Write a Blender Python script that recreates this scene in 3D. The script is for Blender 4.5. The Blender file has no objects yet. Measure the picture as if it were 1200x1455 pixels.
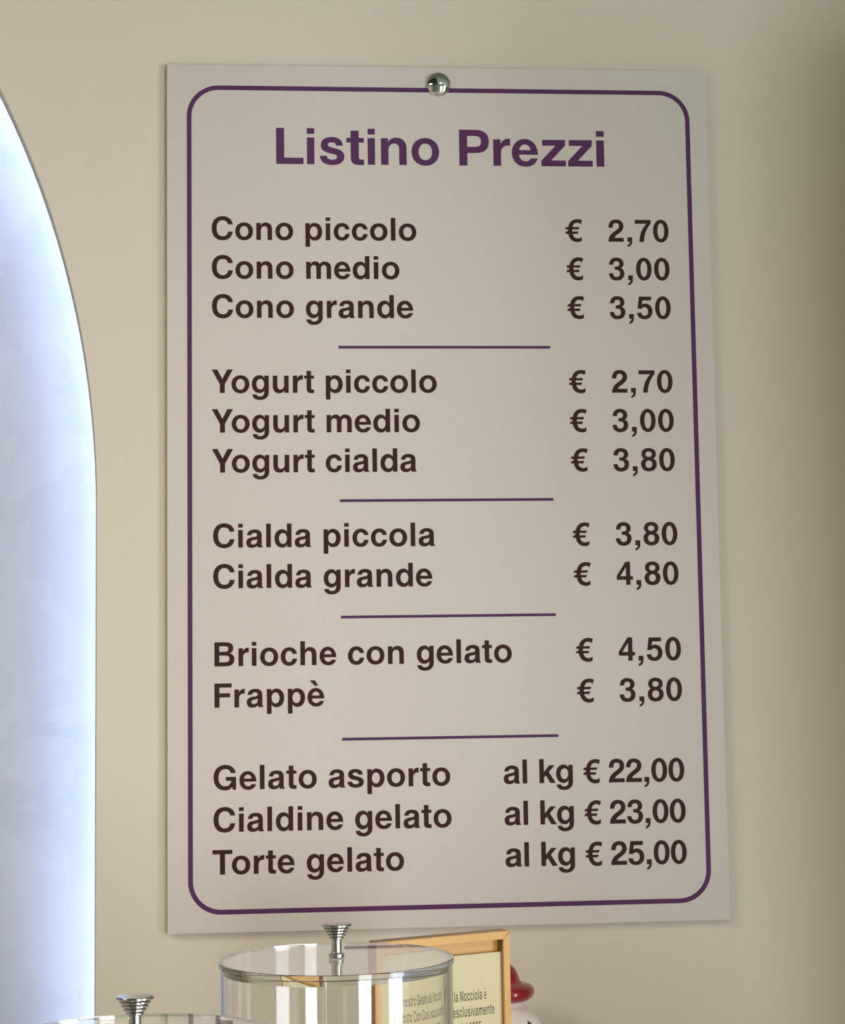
import bpy, bmesh, math, random
from mathutils import Vector, Matrix
random.seed(7)
S = bpy.context.scene
COL = S.collection
Z0 = 2.10                      # height of the price board's top edge above the floor

# ------------------------------------------------------------------ camera
def cam_rot(a, b, c):
    return (Matrix.Rotation(a, 3, 'Z') @ Matrix.Rotation(b, 3, 'X') @ Matrix.Rotation(c, 3, 'Y'))
cd = bpy.data.cameras.new('camera')
cam = bpy.data.objects.new('camera', cd); COL.objects.link(cam)
Rm = cam_rot(-0.08482, 0.09754, 0.01528)
M3 = Matrix((Rm.col[0], Rm.col[2], -Rm.col[1])).transposed()
cam.matrix_world = Matrix.Translation((0.10726, -1.67421, Z0 - 0.57745)) @ M3.to_4x4()
cd.sensor_fit = 'AUTO'; cd.sensor_width = 36
cd.lens = 2640 * 36 / 1455
cd.shift_x = -32 / 1455
cd.clip_start = .05
S.camera = cam

# ------------------------------------------------------------------ world, exposure, lights
S.view_settings.view_transform = 'Standard'
S.view_settings.look = 'None'
S.view_settings.gamma = 1
S.view_settings.use_curve_mapping = False
S.view_settings.exposure = 0.35
w = bpy.data.worlds.new('world'); S.world = w; w.use_nodes = True
w.node_tree.nodes['Background'].inputs[0].default_value = (.75, .86, 1, 1)
w.node_tree.nodes['Background'].inputs[1].default_value = .8

def area(name, loc, target, sx, sy, power, col):
    l = bpy.data.lights.new(name, 'AREA'); l.shape = 'RECTANGLE'; l.size = sx; l.size_y = sy
    l.energy = power; l.color = col
    o = bpy.data.objects.new(name, l); COL.objects.link(o)
    o.location = loc
    o.rotation_euler = (Vector(target) - Vector(loc)).to_track_quat('-Z', 'Y').to_euler()
    return o
# daylight through the shop window in the front wall, right of the camera
area('window_daylight', (1.7, -3.93, .92), (1.7, 0, .92), .85, 1.6, 41, (.90, .93, 1))
# daylight through the side window in the right-hand wall
area('side_window_daylight', (2.56, -2.3, 1.15), (0, -2.3, 1.15), .9, 1.9, 34, (.93, .93, 1))
# warm fill lights added under the ceiling, out of view
area('ceiling_lamp_light', (-1.1, -1.25, 2.46), (-1.1, -1.25, 0), .55, .55, 9, (1, .85, .68))
area('ceiling_lamp_light', (0.9, -2.4, 2.66), (0.9, -2.4, 0), .55, .55, 4.5, (1, .86, .70))

# ------------------------------------------------------------------ materials
def mat(name, col, rough=.6, metal=0, spec=.5, noise=None, bump=None, trans=0, ior=1.45, coat=0):
    m = bpy.data.materials.new(name); m.use_nodes = True
    nt = m.node_tree; b = nt.nodes['Principled BSDF']
    b.inputs['Base Color'].default_value = (*col, 1)
    b.inputs['Roughness'].default_value = rough
    b.inputs['Metallic'].default_value = metal
    b.inputs['Specular IOR Level'].default_value = spec
    b.inputs['Transmission Weight'].default_value = trans
    b.inputs['IOR'].default_value = ior
    b.inputs['Coat Weight'].default_value = coat
    tc = nt.nodes.new('ShaderNodeTexCoord')
    if noise:                                        # (scale, amount, stretch)
        sc, amt, st = noise
        mp = nt.nodes.new('ShaderNodeMapping'); mp.inputs['Scale'].default_value = st
        nt.links.new(tc.outputs['Object'], mp.inputs[0])
        n = nt.nodes.new('ShaderNodeTexNoise'); n.inputs['Scale'].default_value = sc; n.inputs['Detail'].default_value = 5
        nt.links.new(mp.outputs[0], n.inputs['Vector'])
        mx = nt.nodes.new('ShaderNodeMix'); mx.data_type = 'RGBA'
        mx.inputs[6].default_value = (*[max(0, c * (1 - amt)) for c in col], 1)
        mx.inputs[7].default_value = (*[min(1, c * (1 + amt)) for c in col], 1)
        nt.links.new(n.outputs['Fac'], mx.inputs[0]); nt.links.new(mx.outputs[2], b.inputs['Base Color'])
    if bump:                                         # (scale, strength, distance)
        n2 = nt.nodes.new('ShaderNodeTexNoise'); n2.inputs['Scale'].default_value = bump[0]; n2.inputs['Detail'].default_value = 4
        nt.links.new(tc.outputs['Object'], n2.inputs['Vector'])
        bp = nt.nodes.new('ShaderNodeBump'); bp.inputs['Strength'].default_value = bump[1]; bp.inputs['Distance'].default_value = bump[2]
        nt.links.new(n2.outputs['Fac'], bp.inputs['Height']); nt.links.new(bp.outputs[0], b.inputs['Normal'])
    return m
def emis(name, col, st):
    m = bpy.data.materials.new(name); m.use_nodes = True
    b = m.node_tree.nodes['Principled BSDF']
    b.inputs['Base Color'].default_value = (*col, 1)
    b.inputs['Emission Color'].default_value = (*col, 1); b.inputs['Emission Strength'].default_value = st
    return m

M_wall = mat('cream_wall_paint', (.70, .635, .53), .75, noise=(2.2, .03, (1, 1, 1)), bump=(60, .12, .002))
M_room = mat('room_paint', (.66, .60, .50), .8)
M_sage = mat('sage_green_paint', (.22, .34, .24), .7)
M_darkside = mat('olive_grey_paint', (.30, .29, .20), .7)
M_ceil = mat('ceiling_paint', (.36, .43, .33), .85)
M_bulk = mat('bulkhead_paint', (.22, .28, .20), .85)
M_darkrefl = mat('dark_beam', (.012, .018, .012), .6)
M_floor = mat('floor_tile', (.34, .30, .26), .35, noise=(4, .1, (1, 1, 1)))
M_board = mat('board_white_laminate', (.695, .64, .595), .42, spec=.35, bump=(14, .05, .002))
M_purple = mat('purple_print', (.104, .032, .112), .6, spec=.2)
M_brown = mat('brown_print', (.050, .0165, .015), .6, spec=.18)
M_chrome = mat('polished_chrome', (.72, .71, .71), .06, 1)
M_knob = mat('turned_steel', (.56, .54, .53), .16, 1)
M_brush = mat('turned_metal', (.70, .67, .65), .16, 1)
M_acryl = mat('clear_acrylic', (.985, .985, .975), .0, trans=1, ior=1.49)
M_gold = mat('pale_gold_wood', (.70, .40, .125), .42, noise=(9, .12, (1, 1, 1)), spec=.5)
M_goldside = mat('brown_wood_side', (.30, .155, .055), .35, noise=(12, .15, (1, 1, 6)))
M_paper = mat('cream_card', (.70, .62, .38), .7)
M_ink = mat('dark_ink', (.07, .058, .04), .7)
M_red = mat('red_glaze', (.28, .015, .022), .13, spec=.6, coat=.6)
M_white = mat('white_glaze', (.88, .80, .72), .2, spec=.5, coat=.3)
M_green = mat('green_glaze', (.035, .10, .045), .2, spec=.5, coat=.3)
M_bead = mat('grey_edge_filler', (.42, .41, .39), .7)  # even grey for the edge of the arch
M_counter = mat('counter_top_stone', (.74, .71, .66), .3, noise=(30, .08, (1, 1, 1)))
M_cabinet = mat('cabinet_lacquer', (.55, .50, .44), .4)
M_led = emis('led_light', (.49, .63, 1.0), 27)
M_fill = emis('lamp_light', (1, .85, .65), 6)
M_metalw = mat('white_metal', (.8, .8, .78), .4)

def plaster():
    m = bpy.data.materials.new('venetian_plaster'); m.use_nodes = True
    nt = m.node_tree; b = nt.nodes['Principled BSDF']; L = nt.links.new
    tc = nt.nodes.new('ShaderNodeTexCoord')
    n0 = nt.nodes.new('ShaderNodeTexNoise'); n0.inputs['Scale'].default_value = 9; n0.inputs['Detail'].default_value = 4
    L(tc.outputs['Object'], n0.inputs['Vector'])
    add = nt.nodes.new('ShaderNodeVectorMath'); add.operation = 'MULTIPLY_ADD'
    add.inputs[1].default_value = (.2, .2, .2)
    L(n0.outputs['Color'], add.inputs[0]); L(tc.outputs['Object'], add.inputs[2])
    vs = []
    for sc, rot in ((16, .5), (33, -.6)):
        mp = nt.nodes.new('ShaderNodeMapping'); mp.inputs['Rotation'].default_value = (0, rot, 0)
        mp.inputs['Scale'].default_value = (1, 1, .55)
        L(add.outputs[0], mp.inputs[0])
        v = nt.nodes.new('ShaderNodeTexVoronoi'); v.inputs['Scale'].default_value = sc
        L(mp.outputs[0], v.inputs['Vector']); vs.append(v)
    n = nt.nodes.new('ShaderNodeTexNoise'); n.inputs['Scale'].default_value = 14; n.inputs['Detail'].default_value = 7
    L(tc.outputs['Object'], n.inputs['Vector'])
    s1 = nt.nodes.new('ShaderNodeSeparateColor'); L(vs[0].outputs['Color'], s1.inputs[0])
    s2 = nt.nodes.new('ShaderNodeSeparateColor'); L(vs[1].outputs['Color'], s2.inputs[0])
    a = nt.nodes.new('ShaderNodeMath'); a.operation = 'ADD'; L(s1.outputs[0], a.inputs[0]); L(s2.outputs[1], a.inputs[1])
    a2 = nt.nodes.new('ShaderNodeMath'); a2.operation = 'ADD'; L(a.outputs[0], a2.inputs[0]); L(n.outputs['Fac'], a2.inputs[1])
    r = nt.nodes.new('ShaderNodeMapRange'); r.inputs[1].default_value = .3; r.inputs[2].default_value = 2.3
    L(a2.outputs[0], r.inputs[0])
    mx = nt.nodes.new('ShaderNodeMix'); mx.data_type = 'RGBA'
    mx.inputs[6].default_value = (.395, .405, .42, 1); mx.inputs[7].default_value = (.455, .46, .465, 1)
    L(r.outputs[0], mx.inputs[0]); L(mx.outputs[2], b.inputs['Base Color'])
    bp = nt.nodes.new('ShaderNodeBump'); bp.inputs['Strength'].default_value = .35; bp.inputs['Distance'].default_value = .004
    L(a2.outputs[0], bp.inputs['Height']); L(bp.outputs[0], b.inputs['Normal'])
    b.inputs['Roughness'].default_value = .38
    return m
M_plaster = plaster()

# ------------------------------------------------------------------ object helpers
def link(name, me, m, parent=None, loc=(0, 0, 0), label=None, cat=None, group=None, kind=None):
    o = bpy.data.objects.new(name, me); COL.objects.link(o)
    if m is not None and not me.materials: me.materials.append(m)
    o.location = loc
    if parent: o.parent = parent
    if label: o['label'] = label
    if cat: o['category'] = cat
    if group: o['group'] = group
    if kind: o['kind'] = kind
    return o
def thing(name, label, cat, loc, rz=0, group=None):
    o = bpy.data.objects.new(name, None); COL.objects.link(o); o.empty_display_size = .05
    o.location = loc; o.rotation_euler = (0, 0, rz); o['label'] = label; o['category'] = cat
    if group: o['group'] = group
    return o
def bm_mesh(bm, name, smooth=None):
    me = bpy.data.meshes.new(name); bmesh.ops.recalc_face_normals(bm, faces=bm.faces[:]); bm.to_mesh(me); bm.free()
    if smooth is not None:
        for p in me.polygons: p.use_smooth = True
        me.set_sharp_from_angle(angle=math.radians(smooth))
    return me
def box_mesh(name, x0, x1, y0, y1, z0, z1, bev=0):
    bm = bmesh.new()
    bmesh.ops.create_cube(bm, size=1, matrix=Matrix.Translation(((x0 + x1) / 2, (y0 + y1) / 2, (z0 + z1) / 2)) @ Matrix.Diagonal((x1 - x0, y1 - y0, z1 - z0, 1)))
    if bev: bmesh.ops.bevel(bm, geom=bm.edges[:], offset=bev, segments=2, affect='EDGES', profile=.5)
    return bm_mesh(bm, name, 40 if bev else None)
def lathe(name, prof, n=64, closed=False, ang=35):
    """prof: (r, z) list, top or bottom may sit on the axis; closed joins last to first (rings)"""
    bm = bmesh.new(); rings = []
    for r, z in prof:
        if r < 1e-6: rings.append([bm.verts.new((0, 0, z))])
        else: rings.append([bm.verts.new((r * math.cos(2 * math.pi * k / n), r * math.sin(2 * math.pi * k / n), z)) for k in range(n)])
    prs = list(zip(rings, rings[1:])) + ([(rings[-1], rings[0])] if closed else [])
    for A, B in prs:
        for k in range(n):
            j = (k + 1) % n
            if len(A) == 1 and len(B) == 1: continue
            if len(A) == 1: bm.faces.new((A[0], B[k], B[j]))
            elif len(B) == 1: bm.faces.new((A[k], A[j], B[0]))
            else: bm.faces.new((A[k], A[j], B[j], B[k]))
    return bm_mesh(bm, name, ang)

# ------------------------------------------------------------------ the room
# arched opening in the thin front wall panel
AX, AZ, AR = -.0639 - .872, Z0 - .41, .872         # arch centre, radius
def arch_pts(r, zb, n=120):
    P = [(AX + r, zb)]
    for k in range(n + 1):
        a = math.pi * k / n; P.append((AX + r * math.cos(a), AZ + r * math.sin(a)))
    P.append((AX - r, zb)); return P
def bead_w(a): return .0012 + .0054 * max(0, math.sin(a))
def arch_outer(zb, n=120):
    c0 = bead_w(0); P = [(AX + AR + c0, zb)]
    for k in range(n + 1):
        a = math.pi * k / n; r = AR + bead_w(a); P.append((AX + r * math.cos(a), AZ + r * math.sin(a)))
    P.append((AX - AR - c0, zb)); return P
ARCH_B = 1.115
def wall_with_arch():
    zb = ARCH_B; X0, X1, ZT = -2.6, 2.6, 2.70
    bm = bmesh.new()
    inner = arch_pts(AR, zb); outer = arch_outer(zb)
    def V(x, y, z): return bm.verts.new((x, y, z))
    for y, ap in ((0.0, outer), (.012, inner)):
        xr, xl = ap[0][0], ap[-1][0]
        for q in (((xr, zb), (X1, zb), (X1, AZ), (xr, AZ)), ((X0, zb), (xl, zb), (xl, AZ), (X0, AZ)),
                  ((X0, 0), (xl, 0), (xl, zb), (X0, zb)), ((xl, 0), (xr, 0), (xr, zb), (xl, zb)), ((xr, 0), (X1, 0), (X1, zb), (xr, zb)),
                  ((xr, AZ), (X1, AZ), (X1, ZT), (xr, ZT)), ((X0, AZ), (xl, AZ), (xl, ZT), (X0, ZT))):
            bm.faces.new([V(a, y, b) for a, b in q])
        arc = ap[1:-1]
        for (xa, za), (xb, zb2) in zip(arc, arc[1:]):
            bm.faces.new([V(xa, y, za), V(xb, y, zb2), V(xb, y, ZT), V(xa, y, ZT)])
    bmesh.ops.remove_doubles(bm, verts=bm.verts[:], dist=1e-5)
    return bm_mesh(bm, 'wall_back')
def edge_bead():
    bm = bmesh.new(); rows = []
    for (xi, zi), (xo, zo) in zip(arch_pts(AR, ARCH_B), arch_outer(ARCH_B)):
        rows.append([bm.verts.new((xo, 0, zo)), bm.verts.new(((xo + xi) / 2, .0006, (zo + zi) / 2)), bm.verts.new((xi, .0028, zi)), bm.verts.new((xi, .012, zi))])
    for A, B in zip(rows, rows[1:]):
        for k in range(3): bm.faces.new((A[k], A[k + 1], B[k + 1], B[k]))
    return bm_mesh(bm, 'edge_bead')
wb = link('wall_back', wall_with_arch(), M_wall, kind='structure')
link('edge_bead', edge_bead(), M_bead, wb, label='grey bare edge of the arched opening')
link('wall_alcove', box_mesh('wall_alcove', -2.6, .66, .068, .12, .6, 2.72), M_plaster, kind='structure')
link('ceiling', box_mesh('ceiling', -2.6, 2.6, -4.05, .12, 2.70, 2.80), M_ceil, kind='structure')
link('floor', box_mesh('floor', -2.6, 2.6, -4.05, .12, -.1, 0), M_floor, kind='structure')
link('wall_left', box_mesh('wall_left', -2.7, -2.6, -4.05, .12, 0, 2.7), M_room, kind='structure')
def wall_right():
    bm = bmesh.new()
    for a in ((-4.05, -2.8, 0, 2.7), (-1.8, .12, 0, 2.7), (-2.8, -1.8, 0, .15), (-2.8, -1.8, 2.15, 2.7)):
        bmesh.ops.create_cube(bm, size=1, matrix=Matrix.Translation((2.65, (a[0] + a[1]) / 2, (a[2] + a[3]) / 2)) @ Matrix.Diagonal((.1, a[1] - a[0], a[3] - a[2], 1)))
    return bm_mesh(bm, 'wall_right')
link('wall_right', wall_right(), M_room, kind='structure')
def side_window():
    bm = bmesh.new()
    for a in ((-2.8, -2.74, .15, 2.15), (-1.86, -1.8, .15, 2.15), (-2.8, -1.8, .15, .21), (-2.8, -1.8, 2.09, 2.15)):
        bmesh.ops.create_cube(bm, size=1, matrix=Matrix.Translation((2.60, (a[0] + a[1]) / 2, (a[2] + a[3]) / 2)) @ Matrix.Diagonal((.06, a[1] - a[0], a[3] - a[2], 1)))
    return bm_mesh(bm, 'window_2')
link('window_2', side_window(), M_metalw, kind='structure')
# unseen tall cabinet, added beyond the view to shade the wall's right side
tc_ = thing('tall_cabinet', 'tall olive grey cabinet standing against the wall right of the price board', 'cabinet', (.70, 0, 0))
link('carcass', box_mesh('carcass', 0, .9, -.42, -.001, .08, Z0 - .03, .002), M_darkside, tc_)
link('plinth', box_mesh('plinth', 0.02, .88, -.38, -.01, 0, .08), M_darkside, tc_)
for k in range(2):
    dd = link('door', box_mesh('door', .004 + k * .448, .448 + k * .448, -.4405, -.4205, .09, Z0 - .035, .002), M_darkside, tc_)
    link('handle', box_mesh('handle', .43 + k * .03, .440 + k * .03, -.460, -.441, 1.0, 1.2, .003), M_brush, dd)
# unseen bulkhead, added to shade the wall top and darken the pin's reflection
link('trim_1', box_mesh('trim_1', -2.6, 2.6, -.17, 0, 2.30, 2.70), M_bulk, kind='structure')
link('trim_2', box_mesh('trim_2', -2.4, .12, -3.4, -.30, 2.50, 2.70), M_darkrefl, kind='structure')  # unseen dark panel, added to give the pin its dark reflection
# front wall behind the camera with the shop window
def front_wall():
    bm = bmesh.new()
    for a in ((-2.6, 1.22, 0, 2.7), (2.18, 2.6, 0, 2.7), (1.22, 2.18, 0, .08), (1.22, 2.18, 1.8, 2.7)):
        bmesh.ops.create_cube(bm, size=1, matrix=Matrix.Translation(((a[0] + a[1]) / 2, -4.1, (a[2] + a[3]) / 2)) @ Matrix.Diagonal((a[1] - a[0], .1, a[3] - a[2], 1)))
    return bm_mesh(bm, 'wall_front')
link('wall_front', front_wall(), M_sage, kind='structure')
def window_frame():
    bm = bmesh.new()
    for a in ((1.22, 1.28, .08, 1.8), (2.12, 2.18, .08, 1.8), (1.22, 2.18, .08, .14), (1.22, 2.18, 1.74, 1.8)):
        bmesh.ops.create_cube(bm, size=1, matrix=Matrix.Translation(((a[0] + a[1]) / 2, -4.0, (a[2] + a[3]) / 2)) @ Matrix.Diagonal((a[1] - a[0], .06, a[3] - a[2], 1)))
    return bm_mesh(bm, 'window_frame')
link('window_1', window_frame(), M_metalw, kind='structure')

# LED strip bent round the back of the arch edge
def led_mesh():
    bm = bmesh.new(); P = arch_pts(AR + .026, 1.13, 90); prev = None
    for i, (x, z) in enumerate(P):
        if i == 0: t = Vector((0, 1))
        elif i == len(P) - 1: t = Vector((0, -1))
        else: t = (Vector(P[i + 1]) - Vector(P[i - 1])).normalized()
        nrm = Vector((t.y, -t.x)) * .005
        ring = [bm.verts.new((x + nrm.x * a, y, z + nrm.y * a)) for a, y in ((1, .014), (1, .018), (-1, .018), (-1, .014))]
        if prev:
            for k in range(4): bm.faces.new((prev[k], prev[(k + 1) % 4], ring[(k + 1) % 4], ring[k]))
        prev = ring
    return bm_mesh(bm, 'led_strip')
link('led_strip', led_mesh(), M_led, label='cool white light strip hidden behind the arched alcove edge', cat='light')

# housings and glowing panels for the added ceiling fill lights
for i, (x, y) in enumerate(((-1.1, -1.25), (.9, -2.4))):
    t = thing('ceiling_lamp', ['square warm ceiling lamp above the left half of the room', 'square warm ceiling lamp above the right half of the room'][i], 'lamp', (x, y, (2.50, 2.70)[i]), group='ceiling lamps')
    bm = bmesh.new()
    for a in ((-.32, -.28, -.32, .32), (.28, .32, -.32, .32), (-.28, .28, -.32, -.28), (-.28, .28, .28, .32)):
        bmesh.ops.create_cube(bm, size=1, matrix=Matrix.Translation(((a[0] + a[1]) / 2, (a[2] + a[3]) / 2, -.02)) @ Matrix.Diagonal((a[1] - a[0], a[3] - a[2], .04, 1)))
    link('lamp_frame', bm_mesh(bm, 'lamp_frame'), M_metalw, t)
    link('diffuser', box_mesh('diffuser', -.28, .28, -.28, .28, -.018, -.01), M_fill, t)

# counter
CZ = Z0 - .985
t = thing('counter', 'pale stone topped counter against the cream wall', 'counter', (0, 0, 0))
link('worktop', box_mesh('worktop', -1.3, .66, -1.02, -.001, CZ - .04, CZ, .003), M_counter, t)
link('cabinet_body', box_mesh('cabinet_body', -1.28, .655, -.98, -.001, .08, CZ - .04), M_cabinet, t)
link('plinth', box_mesh('plinth', -1.26, .65, -.93, -.02, 0, .08), M_room, t)
for k in range(4):
    x0 = -1.28 + k * .484
    d = link('door', box_mesh('door', x0 + .004, x0 + .480, -1.002, -.9801, .09, CZ - .05, .002), M_cabinet, t)
    link('handle', box_mesh('handle', x0 + .18, x0 + .30, -1.022, -1.0025, .86, .872, .003), M_brush, d)

# ------------------------------------------------------------------ lettering: bold grotesque outlines in 1/1000 em
# M move, L line, C cubic, Q quarter arc (corner, end)
G = {
'o': "M34 266Q34 546 306 546Q578 546 578 266Q578 -14 306 -14Q34 -14 34 266ZM174 266Q174 100 306 100Q438 100 438 266Q438 432 306 432Q174 432 174 266Z",
'c': "M524 344L389 344Q378 432 292 432Q174 432 174 264Q174 100 290 100Q376 100 391 204L526 204Q508 -14 288 -14Q34 -14 34 262Q34 546 290 546Q508 546 524 344Z",
'e': "M528 228L164 228Q170 96 288 96C338 96 368 116 384 156L520 156C488 46 402 -14 284 -14Q23 -14 23 264Q23 546 277 546Q528 546 528 228ZM386 320L168 320Q178 434 277 434Q374 434 386 320Z",
'n': "M65 532L200 532L200 458C232 518 290 546 358 546Q546 546 546 350L546 0L406 0L406 322Q406 428 318 428Q205 428 205 300L205 0L65 0Z",
'm': "M64 532L197 532L197 464C228 520 282 546 342 546C406 546 452 520 478 468C515 520 568 546 630 546Q826 546 826 356L826 0L686 0L686 336Q686 430 607 430Q515 430 515 318L515 0L375 0L375 336Q375 430 297 430Q204 430 204 318L204 0L64 0Z",
'h': "M65 718L205 718L205 464C238 520 292 546 358 546Q546 546 546 350L546 0L406 0L406 322Q406 428 318 428Q205 428 205 300L205 0L65 0Z",
'r': "M64 532L197 532L197 446C226 512 282 548 345 548C356 548 365 547 373 545L373 404C362 407 350 408 336 408Q204 408 204 270L204 0L64 0Z",
'i': "M69 532L209 532L209 0L69 0ZM69 718L209 718L209 604L69 604Z",
'l': "M69 718L209 718L209 0L69 0Z",
'u': "M546 0L411 0L411 74C379 14 321 -14 253 -14Q65 -14 65 182L65 532L205 532L205 210Q205 104 293 104Q406 104 406 232L406 532L546 532Z",
'd': "M551 718L411 718L411 468C378 520 328 546 262 546Q34 546 34 268Q34 -14 265 -14C330 -14 382 12 416 66L416 0L551 0ZM411 266Q411 102 293 102Q174 102 174 266Q174 430 293 430Q411 430 411 266Z",
'p': "M61 -207L201 -207L201 64C234 12 284 -14 350 -14Q578 -14 578 264Q578 546 347 546C282 546 230 520 196 466L196 532L61 532ZM201 266Q201 430 319 430Q438 430 438 266Q438 102 319 102Q201 102 201 266Z",
'g': "M553 532L420 532L420 462C385 518 335 546 268 546Q40 546 40 272Q40 -8 264 -8C326 -8 380 18 413 70L413 4Q413 -110 294 -110C232 -110 198 -88 190 -46L50 -46C62 -160 150 -217 292 -217Q553 -217 553 16ZM413 270Q413 108 297 108Q180 108 180 270Q180 430 297 430Q413 430 413 270Z",
'a': "M52 368C60 480 140 546 280 546C420 546 494 490 494 376L494 100C494 62 504 36 527 18L527 0L378 0C368 14 362 32 360 52C316 8 262 -14 195 -14C92 -14 29 44 29 146C29 240 85 290 185 306L275 320C332 328 354 344 354 380C354 418 326 438 268 438C214 438 188 416 184 368ZM354 254C336 240 312 233 272 226L237 220C192 210 171 190 171 154C171 114 197 92 240 92C306 92 354 132 354 196Z",
's': "M490 374L354 374C350 416 324 438 268 438C220 438 192 422 192 394C192 364 215 352 262 340L350 318C462 290 519 245 519 160C519 50 425 -14 275 -14C125 -14 35 50 30 170L170 170C174 120 208 94 278 94C335 94 372 114 372 150C372 180 350 192 300 204L215 224C105 250 50 292 50 382C50 486 135 546 268 546C405 546 486 484 490 374Z",
't': "M84 676L224 676L224 532L312 532L312 438L224 438L224 152C224 114 238 102 272 102C288 102 300 103 312 106L312 -4C290 -8 266 -10 232 -10C126 -10 84 32 84 128L84 438L10 438L10 532L84 532Z",
'z': "M40 532L471 532L471 418L204 118L480 118L480 0L20 0L20 112L289 414L40 414Z",
'k': "M69 718L209 718L209 334L372 532L540 532L360 330L562 0L398 0L264 226L209 166L209 0L69 0Z",
'v': "M14 532L162 532L278 160L394 532L542 532L352 0L206 0Z",
'C': "M684 480L536 480C520 566 462 610 372 610C260 610 194 520 194 360C194 198 262 108 376 108C468 108 524 158 540 256L684 256C668 85 550 -19 372 -19C165 -19 44 125 44 358C44 595 168 737 374 737C546 737 665 645 684 480Z",
'G': "M702 490L556 490C538 566 480 612 390 612C268 612 194 520 194 360C194 200 270 106 390 106C490 106 556 165 567 264L410 264L410 380L713 380L713 0L612 0L597 80C547 12 472 -19 378 -19C180 -19 44 132 44 358C44 590 180 737 388 737C564 737 682 645 702 490Z",
'B': "M76 718L420 718C560 718 634 655 634 545C634 470 602 415 537 385C622 360 669 300 669 210C669 75 575 0 425 0L76 0ZM222 598L388 598C456 598 488 572 488 518C488 462 456 435 388 435L222 435ZM222 318L408 318C482 318 520 286 520 222C520 158 482 122 408 122L222 122Z",
'P': "M76 718L390 718C545 718 627 635 627 485C627 335 545 252 390 252L226 252L226 0L76 0ZM226 594L365 594C445 594 480 560 480 485C480 410 445 376 365 376L226 376Z",
'F': "M76 718L587 718L587 594L226 594L226 425L543 425L543 303L226 303L226 0L76 0Z",
'L': "M76 718L226 718L226 126L583 126L583 0L76 0Z",
'T': "M14 718L598 718L598 594L381 594L381 0L231 0L231 594L14 594Z",
'Y': "M15 718L184 718L335 426L484 718L653 718L409 268L409 0L259 0L259 268Z",
'N': "M69 718L222 718L500 226L500 718L654 718L654 0L502 0L223 496L223 0L69 0Z",
'I': "M64 718L214 718L214 0L64 0Z",
',': "M64 146L214 146L214 14C214 -85 170 -140 64 -168L64 -100C112 -82 135 -52 137 0L64 0Z",
'0': "M32 345Q32 710 278 710Q524 710 524 345Q524 -19 278 -19Q32 -19 32 345ZM172 345Q172 95 278 95Q384 95 384 345Q384 596 278 596Q172 596 172 345Z",
'1': "M69 480L69 582C170 584 220 620 238 710L378 710L378 0L232 0L232 480Z",
'2': "M36 442L172 442C174 545 208 592 272 592C332 592 369 558 369 502C369 442 340 408 240 340C100 245 30 165 26 0L511 0L511 122L214 122C232 168 270 200 350 255C460 330 511 395 511 502C511 625 412 710 274 710C125 710 36 615 36 455Z",
'3': "M38 482L172 482C174 556 206 596 268 596C325 596 360 564 360 512C360 450 325 420 255 420L214 420L214 320L258 320C335 320 376 282 376 214C376 140 335 96 268 96C202 96 166 140 162 214L27 214C32 65 120 -19 266 -19C420 -19 516 70 516 210C516 288 480 345 413 374C468 405 496 455 496 520C496 635 405 710 268 710C125 710 42 628 38 482Z",
'4': "M306 710L448 710L448 269L526 269L526 156L448 156L448 0L314 0L314 156L27 156L27 277ZM314 269L314 540L138 269Z",
'5': "M98 698L480 698L480 576L206 576L186 448C217 470 252 480 290 480C425 480 516 382 516 235C516 85 412 -19 262 -19C122 -19 34 58 27 192L165 192C175 130 208 96 262 96C332 96 376 150 376 232C376 312 332 364 264 364C222 364 192 346 172 310L46 316Z",
'7': "M25 698L528 698L528 584C400 440 315 260 300 0L152 0C168 230 240 420 385 574L25 574Z",
'8': "M278 710C415 710 505 635 505 524C505 458 475 410 420 380C488 350 524 290 524 205C524 70 425 -19 278 -19C130 -19 32 70 32 205C32 290 68 350 136 380C80 410 51 458 51 524C51 635 140 710 278 710ZM180 515Q180 600 278 600Q376 600 376 515Q376 430 278 430Q180 430 180 515ZM172 208Q172 320 278 320Q384 320 384 208Q384 95 278 95Q172 95 172 208Z",
'9': "M32 480C32 620 130 710 272 710C435 710 526 590 526 360C526 120 430 -19 262 -19C130 -19 50 50 44 160L178 160C186 115 214 92 260 92C336 92 380 160 386 270C350 230 305 212 250 212C120 212 32 320 32 480ZM172 465Q172 320 270 320Q372 320 372 460Q372 600 272 600Q172 600 172 465Z",
'€': "M556 676L512 546C480 576 442 594 398 594C312 594 258 546 240 460L462 460L440 384L226 384L226 318L428 318L404 240L238 240C254 150 312 98 400 98C452 98 496 116 534 152L534 22C494 -4 446 -19 388 -19C226 -19 116 78 90 240L-6 240L16 318L80 318L80 384L-6 384L18 460L92 460C124 620 236 710 394 710C456 710 510 698 556 676Z",
}
G['è'] = G['e'] + "M92 770L250 770L352 612L240 612Z"
ADV = dict(zip('aBcCdeFgGhiklLmnoPprstTuYzvNI', [556, 722, 556, 722, 611, 556, 611, 611, 778, 611, 278, 556, 278, 611, 889, 611, 611, 667, 611, 389, 556, 333, 611, 611, 667, 500, 556, 722, 278]))
ADV.update({' ': 278, ',': 278, '€': 556, 'è': 556}); ADV.update({c: 556 for c in '0123456789'})
KERN = {'Yo': -90, 'To': -70, 'Fr': -20, 'rt': 10}
BASE_H = 718

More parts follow.
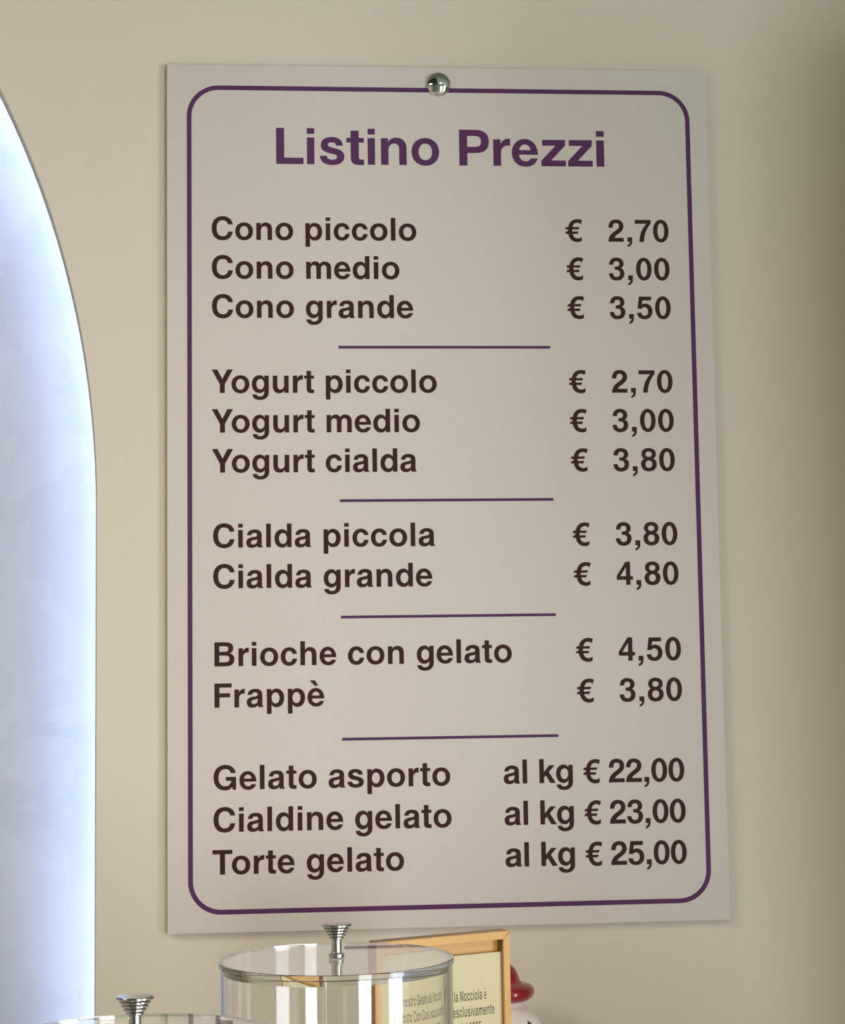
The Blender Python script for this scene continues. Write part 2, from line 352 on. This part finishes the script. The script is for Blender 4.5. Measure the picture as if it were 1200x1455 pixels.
def parse(s):
    """outline string -> list of closed contours; a contour is a list of (co, handle_in, handle_out)"""
    import re
    tok = re.findall(r'[MLCQZ]|-?\d+', s); i = 0; out = []; cur = None; cmd = None
    def nums(k):
        nonlocal i
        v = [float(tok[i + j]) for j in range(k)]; i += k; return v
    while i < len(tok):
        if tok[i] in 'MLCQZ': cmd = tok[i]; i += 1
        if cmd == 'Z':
            if (Vector(cur[0][0]) - Vector(cur[-1][0])).length < .5:
                cur[0][1] = cur[-1][1]; cur.pop()
            out.append(cur); cur = None; continue
        if cmd == 'M': x, y = nums(2); cur = [[(x, y), None, None]]
        elif cmd == 'L': x, y = nums(2); cur.append([(x, y), None, None])
        elif cmd == 'C':
            a, b, c, d, x, y = nums(6); cur[-1][2] = (a, b); cur.append([(x, y), (c, d), None])
        elif cmd == 'Q':
            cx, cy, x, y = nums(4); px, py = cur[-1][0]; k = .585
            cur[-1][2] = (px + (cx - px) * k, py + (cy - py) * k)
            cur.append([(x, y), (x + (cx - x) * k, y + (cy - y) * k), None])
    return out
PG = {k: parse(v) for k, v in G.items()}

def glyph_run(items, extrude=.00012, thin=0, res=5):
    """items: (char, x, sx, y, sy) in metres -> one flat mesh standing in the x-z plane facing -y"""
    cu = bpy.data.curves.new('lettering', 'CURVE'); cu.dimensions = '2D'; cu.fill_mode = 'BOTH'
    cu.extrude = extrude; cu.resolution_u = res; cu.offset = -thin
    for ch, x, sx, y, sy in items:
        for c in PG[ch]:
            sp = cu.splines.new('BEZIER'); sp.bezier_points.add(len(c) - 1); sp.use_cyclic_u = True
            n = len(c)
            f = lambda p: Vector((x + p[0] * sx, y + p[1] * sy, 0))
            for k, (co, hi, ho) in enumerate(c):
                bp = sp.bezier_points[k]; bp.handle_left_type = bp.handle_right_type = 'FREE'
                bp.co = f(co)
                bp.handle_left = f(hi) if hi else f(co) + (f(c[k - 1][0]) - f(co)) / 3
                bp.handle_right = f(ho) if ho else f(co) + (f(c[(k + 1) % n][0]) - f(co)) / 3
    ob = bpy.data.objects.new('lettering', cu); COL.objects.link(ob)
    dg = bpy.context.evaluated_depsgraph_get()
    me = bpy.data.meshes.new_from_object(ob.evaluated_get(dg))
    bpy.data.objects.remove(ob); bpy.data.curves.remove(cu)
    me.transform(Matrix.Rotation(math.pi / 2, 4, 'X'))
    me.materials.clear()
    return me
BB = {}
for k, cs in PG.items():
    xs = [p[0][0] for c in cs for p in c]; BB[k] = (min(xs), max(xs))
def layout(text, x0, x1, y, size):
    """standard spacing at the given size, tracked so that the inked extent runs from x0 to x1"""
    pos, x = [], 0
    for i, ch in enumerate(text):
        if i: x += KERN.get(text[i - 1] + ch, 0)
        pos.append(x); x += ADV[ch]
    s = size / 1000
    ink = (pos[-1] + BB[text[-1]][1] - pos[0] - BB[text[0]][0]) * s
    tr = ((x1 - x0) - ink) / max(1, len(text) - 1)
    off = x0 - BB[text[0]][0] * s
    return [(ch, off + p * s + tr * i, s, y, s) for i, (ch, p) in enumerate(zip(text, pos)) if ch != ' ']

# ------------------------------------------------------------------ price board
BW, BH, BT = .50, .783, .005
GAP = .0025
FY = -(GAP + BT)              # front face
board = thing('price_board', 'large white rectangular price list board with purple border and brown lettering on the cream wall', 'sign', (0, 0, Z0))
link('panel', box_mesh('panel', 0, BW, FY, -GAP, -BH, 0, .0006), M_board, board)
def rrect(x0, x1, z0, z1, r, n=14):
    P = []
    for cx, cz, a0 in ((x1 - r, z1 - r, 0), (x0 + r, z1 - r, 90), (x0 + r, z0 + r, 180), (x1 - r, z0 + r, 270)):
        for k in range(n + 1):
            a = math.radians(a0 + 90 * k / n); P.append((cx + r * math.cos(a), cz + r * math.sin(a)))
    return P
def border():
    lw = .0042; bm = bmesh.new()
    A = rrect(.018, .4836, -.7672, -.0197, .029); B = rrect(.018 + lw, .4836 - lw, -.7672 + lw, -.0197 - lw, .029 - lw)
    n = len(A); yf, yb = FY - .0002, FY + .0001
    va = [bm.verts.new((x, yf, z)) for x, z in A]; vb = [bm.verts.new((x, yf, z)) for x, z in B]
    wa = [bm.verts.new((x, yb, z)) for x, z in A]; wb = [bm.verts.new((x, yb, z)) for x, z in B]
    for k in range(n):
        j = (k + 1) % n
        bm.faces.new((va[k], va[j], vb[j], vb[k])); bm.faces.new((va[k], wa[k], wa[j], va[j])); bm.faces.new((vb[k], vb[j], wb[j], wb[k]))
    return bm_mesh(bm, 'border_line')
link('border_line', border(), M_purple, board, label='rounded purple border line')
# title, each letter at its measured extent
TT = [('L', 99.0, 123.9), ('i', 127.1, 133.9), ('s', 138.8, 161.4), ('t', 163.2, 179.3), ('i', 182.8, 189.5), ('n', 195.0, 218.6), ('o', 223.0, 248.7), ('P', 267.2, 294.9), ('r', 298.8, 314.6), ('e', 315.9, 340.5), ('z', 343.4, 366.3), ('z', 368.5, 391.4), ('i', 395.0, 402.3)]
it = []
for ch, a, b in TT:
    a /= 1000; b /= 1000; sx = (b - a) / (BB[ch][1] - BB[ch][0]); it.append((ch, a - BB[ch][0] * sx, sx, -.0928, .0472 / 1000))
link('title_text', glyph_run(it), M_purple, board, (0, FY, 0), label='purple bold lettering Listino Prezzi')
SZ = 29.8
rows = [('Cono piccolo', 40.2, 226.6, 163.8, '2,70', 404.3, 461.0, 163.7, 364.2),
        ('Cono medio', 40.2, 210.6, 199.7, '3,00', 404.0, 461.0, 199.7, 364.5),
        ('Cono grande', 40.2, 222.7, 235.8, '3,50', 404.0, 461.0, 236.0, 364.5),
        ('Yogurt piccolo', 39.8, 243.3, 304.6, '2,70', 404.2, 460.9, 304.9, 364.4),
        ('Yogurt medio', 39.8, 227.5, 340.7, '3,00', 404.0, 461.0, 341.0, 364.5),
        ('Yogurt cialda', 39.8, 223.8, 376.9, '3,80', 403.9, 461.0, 377.3, 364.6),
        ('Cialda piccola', 40.6, 239.5, 444.5, '3,80', 404.5, 461.5, 445.3, 364.8),
        ('Cialda grande', 40.6, 236.7, 480.9, '4,80', 404.5, 461.6, 481.5, 365.0),
        ('Brioche con gelato', 41.5, 307.4, 550.2, '4,50', 404.7, 461.9, 550.2, 365.4),
        ('Frappè', 41.4, 138.6, 586.7, '3,80', 404.5, 461.8, 586.8, 365.5),
        ('Gelato asporto', 40.3, 250.1, 658.9, '22,00', 392.8, 461.9, 659.0, 369.7),
        ('Cialdine gelato', 40.2, 250.7, 695.7, '23,00', 393.0, 462.1, 695.6, 369.9),
        ('Torte gelato', 39.3, 207.9, 732.6, '25,00', 393.2, 462.1, 732.2, 370.1)]
for i, (a, x0, x1, y, pr, p0, p1, py, ex) in enumerate(rows):
    link('item_text', glyph_run(layout(a, x0 / 1000, x1 / 1000, -y / 1000, SZ / 1000)), M_brown, board, (0, FY, 0), label='brown bold lettering ' + a)
    L_ = layout(pr, p0 / 1000, p1 / 1000, -py / 1000, SZ / 1000)
    es = 15.9 / 562 / 1000 if i < 10 else 15.4 / 562 / 1000
    E_ = [('€', (ex + .1) / 1000 + 6 * es, es, -py / 1000, SZ / 1e6)]
    link('currency_text', glyph_run(E_), M_brown, board, (0, FY, 0))
    if i >= 10:
        U_ = layout('al kg', (297.9 + .15 * (i - 10)) / 1000, (360.4 + .15 * (i - 10)) / 1000, -(py - .6) / 1000, SZ / 1000)
        link('unit_text', glyph_run(U_), M_brown, board, (0, FY, 0), label='brown bold lettering al kg')
    link('price_text', glyph_run(L_), M_brown, board, (0, FY, 0), label='brown bold lettering ' + pr)
for z in (262.7, 402.9, 507.7, 616.3):
    link('divider_line', box_mesh('divider_line', .1541, .3480, FY - .0002, FY + .0001, -z / 1000 - .00125, -z / 1000 + .00125), M_purple, board)

# chrome dome-headed pin
PRO = [(0, .0042)] + [(.0171 * math.sin(math.radians(q)), .0042 - .0171 * (1 - math.cos(math.radians(q)))) for q in (6, 12, 18, 24, 30, 36, 40)]
pin = lathe('dome_pin', PRO + [(.0112, -.0004), (.0112, -.0018), (.0107, -.0024), (.0030, -.0024), (.0016, -.0030), (.0016, -.0085), (0, -.0085)], 48, ang=50)
pin.transform(Matrix.Rotation(math.pi / 2, 4, 'X'))
link('dome_pin', pin, M_chrome, loc=(.2488, FY - .0026, Z0 - .0165), label='round polished metal dome-headed pin at the top centre of the price board', cat='pin')

# ------------------------------------------------------------------ acrylic jars with turned knobs
def jar(name_label, x, y, ztop, R, k=1.0):
    H = ztop - CZ
    t = thing('acrylic_jar', name_label, 'jar', (x, y, CZ), group='clear acrylic jars with metal knobs')
    Rt = R - .0007; th = .0014; hb = H - .0029
    link('tube', lathe('tube', [(0, 0), (Rt - .001, 0), (Rt, .001), (Rt, hb), (Rt - th, hb), (Rt - th, .005), (0, .005)], 128), M_acryl, t)
    ri = Rt - th - .0004
    lid = link('lid', lathe('lid', [(0, H - .0056), (ri, H - .0056), (ri, H - .0028), (R - .0002, H - .0028), (R, H - .0026), (R, H - .0002), (R - .0002, H), (0, H)], 128), M_acryl, t)
    kp = [(0, 0), (.0052, 0), (.0056, .0006), (.0056, .0030), (.0050, .0036), (.0037, .0040), (.0037, .0132)]
    for r, z in ((.0054, .0136), (.0067, .0158), (.0080, .0180), (.0093, .0202)):
        kp += [(r - .0022, z), (r - .0002, z + .0001), (r, z + .0004), (r, z + .0012), (r - .0003, z + .0015), (r - .0016, z + .0016)]
    kp += [(.0082, .0224), (.0106, .0225), (.0111, .0229), (.0111, .0238), (.0107, .0243), (.0050, .0250), (0, .0252)]
    link('knob', lathe('knob', [(r * k, z * k) for r, z in kp], 48, ang=28), M_knob, lid, (0, 0, H + .0001))
    return t
jar('clear acrylic jar with a ridged metal knob, standing in front of the framed card', .1299, -.732, Z0 - .7073, .0583, .684)
jar('clear acrylic jar at the bottom left, only its metal knob and lid edge showing', .0446, -.9015, Z0 - .7135, .0583, .684)

# ------------------------------------------------------------------ framed card (shadow-box frame)
yaw = math.radians(25.71)
FH = .985 - .755; FW = .1122; fw = .0061; FD = .014
fr = thing('picture_frame', 'pale gold wooden frame with a cream printed card behind the acrylic jar', 'frame', (.2712, -.2636, CZ), yaw)
def mitred(name, pts):
    """pts: four (x,z) corners of one rail; front at y=0, depth FD"""
    bm = bmesh.new()
    f = [bm.verts.new((x, 0, z)) for x, z in pts]; b = [bm.verts.new((x, FD, z)) for x, z in pts]
    fc = bm.faces.new(f); bm.faces.new(b[::-1])
    for k in range(4): bm.faces.new((f[k], b[k], b[(k + 1) % 4], f[(k + 1) % 4]))
    bmesh.ops.bevel(bm, geom=[e for e in fc.edges], offset=.0005, segments=2, affect='EDGES')
    me = bm_mesh(bm, name, 40)
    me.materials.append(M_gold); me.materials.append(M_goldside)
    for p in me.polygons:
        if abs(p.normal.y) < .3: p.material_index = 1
    return me
o = [(-FW, 0), (0, 0), (0, FH), (-FW, FH)]; n_ = [(-FW + fw, fw), (-fw, fw), (-fw, FH - fw), (-FW + fw, FH - fw)]
for a in range(4):
    b = (a + 1) % 4
    link('rail', mitred('rail', [o[a], o[b], n_[b], n_[a]]), None, fr)
link('backing', box_mesh('backing', -FW + fw * .6, -fw * .6, .0085, .0125, fw * .6, FH - fw * .6), M_gold, fr)
link('card', box_mesh('card', -FW + fw * .95, -fw * .95, .0035, .0082, fw, FH - .0155), M_paper, fr)
def card_line(text, xa, xb, z, cap):
    """narrow light lettering: bold outlines thinned and condensed into the measured width"""
    nat = 0
    for ch in text: nat += ADV[ch]
    sx = (xb - xa) / nat; sy = cap / 718
    x = xa; items = []
    for ch in text:
        if ch != ' ': items.append((ch, x, sx, z, sy))
        x += ADV[ch] * sx
    link('card_text', glyph_run(items, extrude=.00008, thin=.00013, res=3), M_ink, fr, (0, .00345, 0))
card_line('Il nostro Gelato alla Nocciola è', -.0875, -.0191, FH - .0490, .0078)
card_line('Prodotto Con Cura esclusivamente', -.0938, -.0124, FH - .0604, .0078)
card_line('dal 1895', -.0433, -.0242, FH - .0720, .0077)

# ------------------------------------------------------------------ ceramic jar
ct = thing('ceramic_jar', 'white ceramic jar with green leaves and a glossy dark red lid behind the frame', 'jar', (.2871, -.055, CZ))
h0 = .985 - .8434                 # neck height
body_prof = [(0, 0), (.030, 0), (.034, .002), (.040, .02), (.0445, .05), (.0460, .075), (.0452, .095), (.0415, .110), (.0365, .122), (.0300, .1315), (.0235, .1375), (.0190, .1405), (.0178, h0), (.0178, h0 + .003), (.0160, h0 + .003), (.0160, h0 - .004), (0, h0 - .004)]
link('body', lathe('body', body_prof, 64, ang=60), M_white, ct)
b0 = h0 + .003
lid_prof = [(0, b0), (.0195, b0), (.0235, b0 + .0010), (.0270, b0 + .0035), (.0288, b0 + .0075), (.0280, b0 + .0112), (.0250, b0 + .0138), (.0205, b0 + .0152), (.0172, b0 + .0162), (.0158, b0 + .0185), (.0146, b0 + .0225), (.0124, b0 + .0268), (.0095, b0 + .0300), (.0055, b0 + .0325), (0, b0 + .0335)]
link('lid', lathe('lid', lid_prof, 64, ang=80), M_red, ct)
def body_r(z):
    P = body_prof[1:13]
    for (r0, z0), (r1, z1) in zip(P, P[1:]):
        if z0 <= z <= z1 and z1 > z0: return r0 + (r1 - r0) * (z - z0) / (z1 - z0)
    return P[-1][0]
def leaf(ang, zc, ln, wd, tilt):
    bm = bmesh.new(); rows_ = []
    N = 8
    for i in range(N + 1):
        u = i / N; half = wd * math.sin(math.pi * u ** .85) ** .8 if 0 < i < N else .0002
        row = []
        for v in (-1, 0, 1):
            du = (u - .5) * ln; dv = v * half
            s = dv * math.cos(tilt) + du * math.sin(tilt); z = zc + du * math.cos(tilt) - dv * math.sin(tilt)
            r = body_r(z) + .0004 + (.0002 if v == 0 else 0); a = ang + s / r
            row.append(bm.verts.new((r * math.cos(a), r * math.sin(a), z)))
        rows_.append(row)
    for A, B in zip(rows_, rows_[1:]):
        for k in range(2): bm.faces.new((A[k], A[k + 1], B[k + 1], B[k]))
    g = bmesh.ops.solidify(bm, geom=bm.faces[:], thickness=.0003)
    return bm_mesh(bm, 'leaf', 60)
for a, z, tl in ((-47, .1185, -.15), (-76, .1175, .35), (-62, .090, .1), (5, .100, .6), (-130, .100, -.4), (60, .112, .3), (140, .110, -.3)):
    link('leaf', leaf(math.radians(a), z, .026, .0062, tl), M_green, ct)
